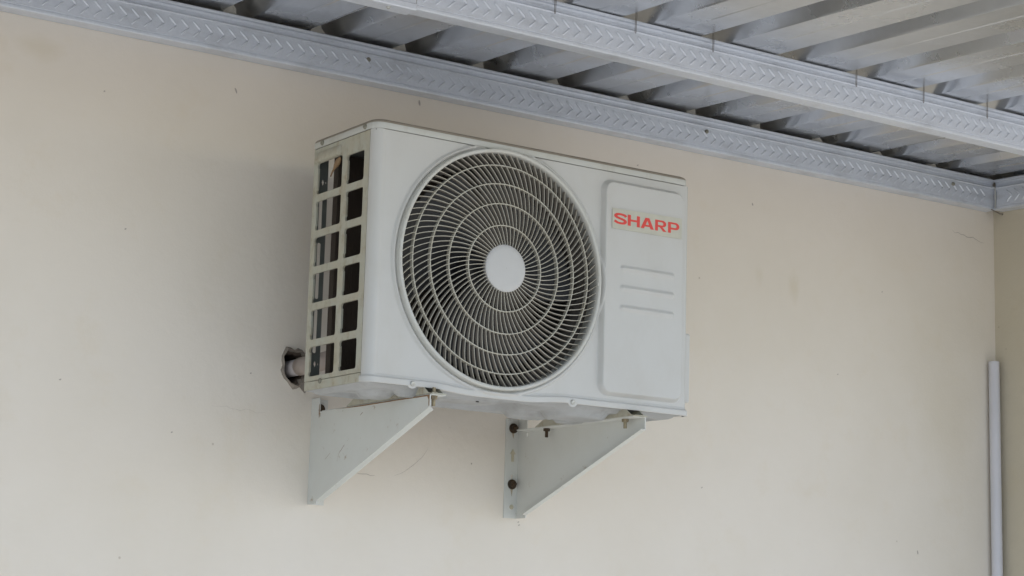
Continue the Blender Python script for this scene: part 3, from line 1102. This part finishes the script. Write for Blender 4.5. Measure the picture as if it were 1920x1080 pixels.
# mounting feet under the pan
def foot(x0, x1, y_rear, y_front):
    bm = bmesh.new()
    zt, zb_ = 0.0015, -0.0136
    for xa, xb_ in ((x0, x0 + 0.0015), (x1 - 0.0015, x1)):
        prism(bm, [(xa, y_rear, zb_), (xa, y_rear - 0.033, zt), (xa, y_front + 0.030, zt), (xa, y_front + 0.012, zb_ + 0.003), (xa, y_front, zb_)], (xb_ - xa, 0, 0))
    box(bm, (x0 + 0.0016, y_front, zb_), (x1 - 0.0016, y_rear, zb_ + 0.0015))
    bmesh.ops.recalc_face_normals(bm, faces=bm.faces[:])
    return obj('mounting_foot', bm, M_side, ac)
foot(0.1215, 0.1560, -0.139, -0.450)
foot(0.5900, 0.6235, -0.108, -0.446)

# brand sticker and its lettering
YP = YF - 0.0109
bm = bmesh.new()
prism(bm, [(0.5370, YP - 0.0004, 0.3528), (0.7122, YP - 0.0004, 0.3535), (0.7125, YP - 0.0004, 0.3962), (0.5368, YP - 0.0004, 0.3936)], (0, -0.0005, 0))
sticker = obj('brand_sticker', bm, M_sticker, ac)
YL = YP - 0.0010
def letter(loops, x0, x1, z0=0.3630, z1=0.3851):
    bm = bmesh.new()
    sheet_with_holes(bm, [[(x0 + (x1 - x0) * a, YL, z0 + (z1 - z0) * b) for a, b in lp] for lp in loops], (0, -0.0002, 0))
    obj('letter', bm, M_red, sticker)
def arc(cx, cy, rx, ry, a0, a1, n=10):
    return [(cx + rx * cos(radians(a0 + (a1 - a0) * k / n)), cy + ry * sin(radians(a0 + (a1 - a0) * k / n))) for k in range(n + 1)]
# S as a swept stroke
ctrl = [(0.955, 0.735), (0.80, 0.855), (0.55, 0.905), (0.28, 0.885), (0.125, 0.765), (0.17, 0.63), (0.36, 0.555), (0.62, 0.475), (0.83, 0.385), (0.885, 0.245), (0.74, 0.115), (0.48, 0.090), (0.22, 0.145), (0.035, 0.265)]
def catmull(P, n=5):
    out = []
    for i in range(len(P) - 1):
        p0, p1, p2, p3 = P[max(i - 1, 0)], P[i], P[i + 1], P[min(i + 2, len(P) - 1)]
        for k in range(n):
            t = k / n
            out.append(tuple(0.5 * ((2 * p1[c]) + (-p0[c] + p2[c]) * t + (2 * p0[c] - 5 * p1[c] + 4 * p2[c] - p3[c]) * t * t + (-p0[c] + 3 * p1[c] - 3 * p2[c] + p3[c]) * t ** 3) for c in (0, 1)))
    out.append(P[-1])
    return out
path = catmull(ctrl)
La, Ra = [], []
for i, (a, b) in enumerate(path):
    p0, p1 = path[max(i - 1, 0)], path[min(i + 1, len(path) - 1)]
    tx, tz = p1[0] - p0[0], p1[1] - p0[1]
    l = hypot(tx, tz)
    tx, tz = tx / l, tz / l
    w = 0.090 + 0.030 * abs(tz)
    La.append((a - tz * w * 1.05, b + tx * w))
    Ra.append((a + tz * w * 1.05, b - tx * w))
letter([La + Ra[::-1]], 0.5414, 0.5725)
letter([[(0, 0), (.25, 0), (.25, .42), (.75, .42), (.75, 0), (1, 0), (1, 1), (.75, 1), (.75, .60), (.25, .60), (.25, 1), (0, 1)]], 0.5750, 0.6053)
letter([[(0, 0), (.25, 0), (.315, .19), (.685, .19), (.75, 0), (1, 0), (.645, 1), (.355, 1)], [(.375, .355), (.625, .355), (.50, .75)]], 0.6075, 0.6410)
letter([[(0, 0), (.25, 0), (.25, .36), (.40, .36), (.72, 0), (1.03, 0), (.66, .385)] + arc(.66, .69, .33, .305, -70, 90, 10) + [(0, 1)], [(.25, .54), (.60, .54)] + arc(.60, .685, .135, .145, -80, 80, 8) + [(.60, .83), (.25, .83)]], 0.6440, 0.6725)
letter([[(0, 0), (.25, 0), (.25, .33), (.66, .33)] + arc(.66, .665, .34, .335, -85, 90, 12) + [(0, 1)], [(.25, .51), (.62, .51)] + arc(.62, .67, .135, .16, -80, 80, 8) + [(.62, .83), (.25, .83)]], 0.6770, 0.7060)

# dead leaf caught in the top opening
bm = bmesh.new()
lf = [(0.0, -0.2955, 0.4340, 0.0016), (0.0, -0.2915, 0.4305, 0.0044), (0.0, -0.2865, 0.4262, 0.0056), (0.0, -0.2815, 0.4222, 0.0050), (0.0, -0.2770, 0.4190, 0.0032), (0.0, -0.2720, 0.4150, 0.0020), (0.0, -0.2660, 0.4100, 0.0016), (0.0, -0.2610, 0.4030, 0.0013)]
tube(bm, [(x - 0.002, y, z) for x, y, z, r in lf], [r for *_, r in lf], 10)
tag(obj('dried_leaf', bm, M_leaf, smooth=True), 'curled brown dried leaf stuck in the top side opening of the unit', 'leaf')

# ================================================================== WALL BRACKETS
def hexnut(bm, c, r, h):
    cyl(bm, (c[0], c[1], c[2]), (c[0], c[1], c[2] - h), r, 6)
def bracket(xw, s, label):
    """xw: plane of the web, s=+1 flanges to the right, -1 to the left"""
    t = thing('wall_bracket', label, 'bracket', (xw, 0, -0.198), 'brackets under the outdoor unit')
    th = 0.0022
    L = 0.4460 if s > 0 else 0.4390
    # web with raised heel at the wall
    slot = []
    yz = [(-0.0022, -0.1975), (-0.0022, 0.0125), (-0.0335, 0.0125), (-0.0345, -0.0150), (-0.040, -0.0158), (-L, -0.0158), (-L, -0.0375), (-0.038, -0.1900), (-0.036, -0.1975)]
    loops = [[(xw, y, z) for y, z in yz]]
    loops.append([(xw, y, z) for y, z in rrect(-0.0385, -0.0345, -0.0262, -0.0175, 0.0018, 3)])
    bm = bmesh.new()
    sheet_with_holes(bm, loops, (s * th, 0, 0))
    web = obj('web', bm, M_bracket, t)
    # lip folded along the sloping edge
    a, b = Vector((0, -L, -0.0375)), Vector((0, -0.038, -0.1900))
    dn = Vector((0, b.z - a.z, -(b.y - a.y))).normalized()
    if dn.z > 0:
        dn = -dn
    o = dn * 0.0018
    bm = bmesh.new()
    lw = 0.011 if s > 0 else 0.012
    if s > 0:
        q = dn * 0.0062 + Vector((0.0060, 0, 0))
        av, bv = Vector((xw, a.y, a.z)), Vector((xw, b.y, b.z))
        prism(bm, [av, bv, bv + q, av + q], (0.0016, 0, 0.0004))
    else:
        prism(bm, [(xw + s * 0.0, a.y, a.z), (xw, b.y, b.z), (xw, b.y + o.y, b.z + o.z), (xw, a.y + o.y, a.z + o.z)], (s * lw, 0, 0))
    obj('folded_lip', bm, M_bracket, web)
    # wall flange
    fw = 0.036
    bm = bmesh.new()
    xa, xb_ = (xw, xw + fw) if s > 0 else (xw - fw + th, xw)
    loops = [[(x, -0.0022, z) for x, z in [(xa, -0.1978), (xb_, -0.1978), (xb_, 0.0125), (xa, 0.0125)]]]
    xm = (xa + xb_) / 2
    if s < 0:
        xm = xa + 0.0185
    # key-hole slots
    loops.append([(xm + u, -0.0022, v) for u, v in [(-0.003, -0.106), (-0.003, -0.122), (0.003, -0.122), (0.003, -0.106)]])
    sheet_with_holes(bm, loops, (0, 0.0022 - 0.0002, 0))
    fl = obj('wall_flange', bm, M_bracket, t)
    # embossed arrow and round dimple
    if s < 0:
        bm = bmesh.new()
        ar = [(-0.003, -0.078), (0.003, -0.078), (0.003, -0.062), (0.0068, -0.062), (0, -0.0515), (-0.0068, -0.062), (-0.003, -0.062)]
        prism(bm, [(xm + u, -0.0023, v) for u, v in ar], (0, -0.0016, 0))
        obj('embossed_arrow', bm, M_brass_paint, fl)
        bm = bmesh.new()
        cyl(bm, (xm + 0.001, -0.0022, -0.174), (xm + 0.001, -0.0040, -0.174), 0.0052, 18, 0.0042)
        obj('embossed_dot', bm, M_brass_paint, fl)
    # anchor bolts through the flange
    for bi, bz in enumerate((-0.0072, -0.1262)):
        bm = bmesh.new()
        cyl(bm, (xm, -0.0023, bz), (xm, -0.0050, bz), 0.0106, 22)
        cyl(bm, (xm, -0.0050, bz), (xm, -0.0105, bz), 0.0070, 6)
        cyl(bm, (xm + .0005, -0.0105, bz), (xm + .0005, -0.0175, bz + .0004), 0.0030, 12)
        obj('anchor_bolt', bm, M_rust, t)
    # top flange that carries the foot
    bm = bmesh.new()
    xa, xb_ = (xw + th, xw + 0.034) if s > 0 else (xw - 0.032, xw)
    prism(bm, [(xa, -0.040, -0.0158), (xb_, -0.040, -0.0158), (xb_, -L, -0.0158), (xa, -L, -0.0158)], (0, 0, 0.0020))
    obj('top_flange', bm, M_bracket, t)
    # bolts that hold the unit's foot
    xbolt = xw + s * 0.017
    for y in ((-0.128, -0.395) if s < 0 else (-0.150, -0.432)):
        bm = bmesh.new()
        cyl(bm, (xbolt, y, 0.000), (xbolt, y, -0.0345), 0.0033, 12)
        hexnut(bm, (xbolt, y, -0.0160), 0.0068, 0.0058)
        hexnut(bm, (xbolt, y, -0.0086), 0.0068, 0.0052)
        for k in range(5):
            cyl(bm, (xbolt, y, -0.0228 - k * 0.0024), (xbolt, y, -0.0240 - k * 0.0024), 0.0037, 10)
        obj('foot_bolt', bm, M_rust if y > -0.2 else M_boltfront, t)
    return t, web
M_brass_paint = mat('cream_emboss_wear', (0.50, 0.46, 0.34), 0.55, var=0.5, vscale=90, col2=(0.36, 0.30, 0.20))
M_boltfront = mat('yellow_zinc_bolt', (0.34, 0.29, 0.19), 0.5, 0.4, var=0.7, vscale=120, col2=(0.15, 0.10, 0.06))
br1, web1 = bracket(0.1210, 1, 'pale grey steel bracket under the louvred left end of the unit')
br2, web2 = bracket(0.6236, -1, 'pale grey steel bracket with stamped arrow, under the lettered end of the unit')
# rust that has bled from the top edge and the heel of the left bracket
def rust_patch(parent, pts, xx_):
    bm = bmesh.new()
    prism(bm, [(xx_, y, z) for y, z in pts], (-0.0004, 0, 0))
    obj('rust_streak', bm, M_rustedge, parent)
rust_patch(web1, [(-0.095, -0.0160), (-0.20, -0.0158), (-0.33, -0.0158), (-0.4455, -0.0158), (-0.4455, -0.0365), (-0.4430, -0.0360), (-0.4425, -0.0250), (-0.4380, -0.0182), (-0.33, -0.0176), (-0.20, -0.0180)], 0.1208)
rust_patch(web1, [(-0.0325, -0.0020), (-0.0335, 0.0000), (-0.0343, -0.0150), (-0.0350, -0.0215), (-0.0330, -0.0225), (-0.0320, -0.0130)], 0.1208)
rust_patch(web2, [(-0.285, -0.0160), (-0.42, -0.0160), (-0.42, -0.0174), (-0.35, -0.0186), (-0.30, -0.0176)], 0.6234)
# scratches in the paint of the left bracket
def web_scratch(pts, w=0.0005):
    bm = bmesh.new()
    a = [bm.verts.new((0.1205, y, z + w)) for y, z in pts]
    b = [bm.verts.new((0.1205, y, z - w)) for y, z in pts]
    for i in range(len(pts) - 1):
        bm.faces.new((a[i], a[i + 1], b[i + 1], b[i]))
    obj('paint_scratch', bm, M_rustedge, web1)
web_scratch([(-0.140, -0.088), (-0.129, -0.097), (-0.121, -0.102), (-0.117, -0.110), (-0.114, -0.120)])
web_scratch([(-0.085, -0.101), (-0.076, -0.106), (-0.066, -0.112)], 0.0003)
web_scratch([(-0.206, -0.030), (-0.200, -0.033), (-0.197, -0.035)], 0.0006)
def rust_run(x, z, l):
    bm = bmesh.new()
    rnd = random.Random(int(z * 1e4))
    pts = [(x - 0.004, z - 0.006), (x + 0.004, z - 0.006), (x + 0.0022, z - 0.6 * l), (x + 0.0008, z - l), (x - 0.0008, z - 0.8 * l), (x - 0.0026, z - 0.5 * l)]
    prism(bm, [(a, -0.0023, b) for a, b in pts], (0, -0.0003, 0))
    obj('rust_streak', bm, M_rustrun, br2)
M_rustrun = mat('thin_rust_run', (0.42, 0.37, 0.29), 0.7, var=0.8, vscale=90, col2=(0.30, 0.21, 0.12))
rust_run(0.6083, -0.0072, 0.022)
rust_run(0.6083, -0.1262, 0.026)
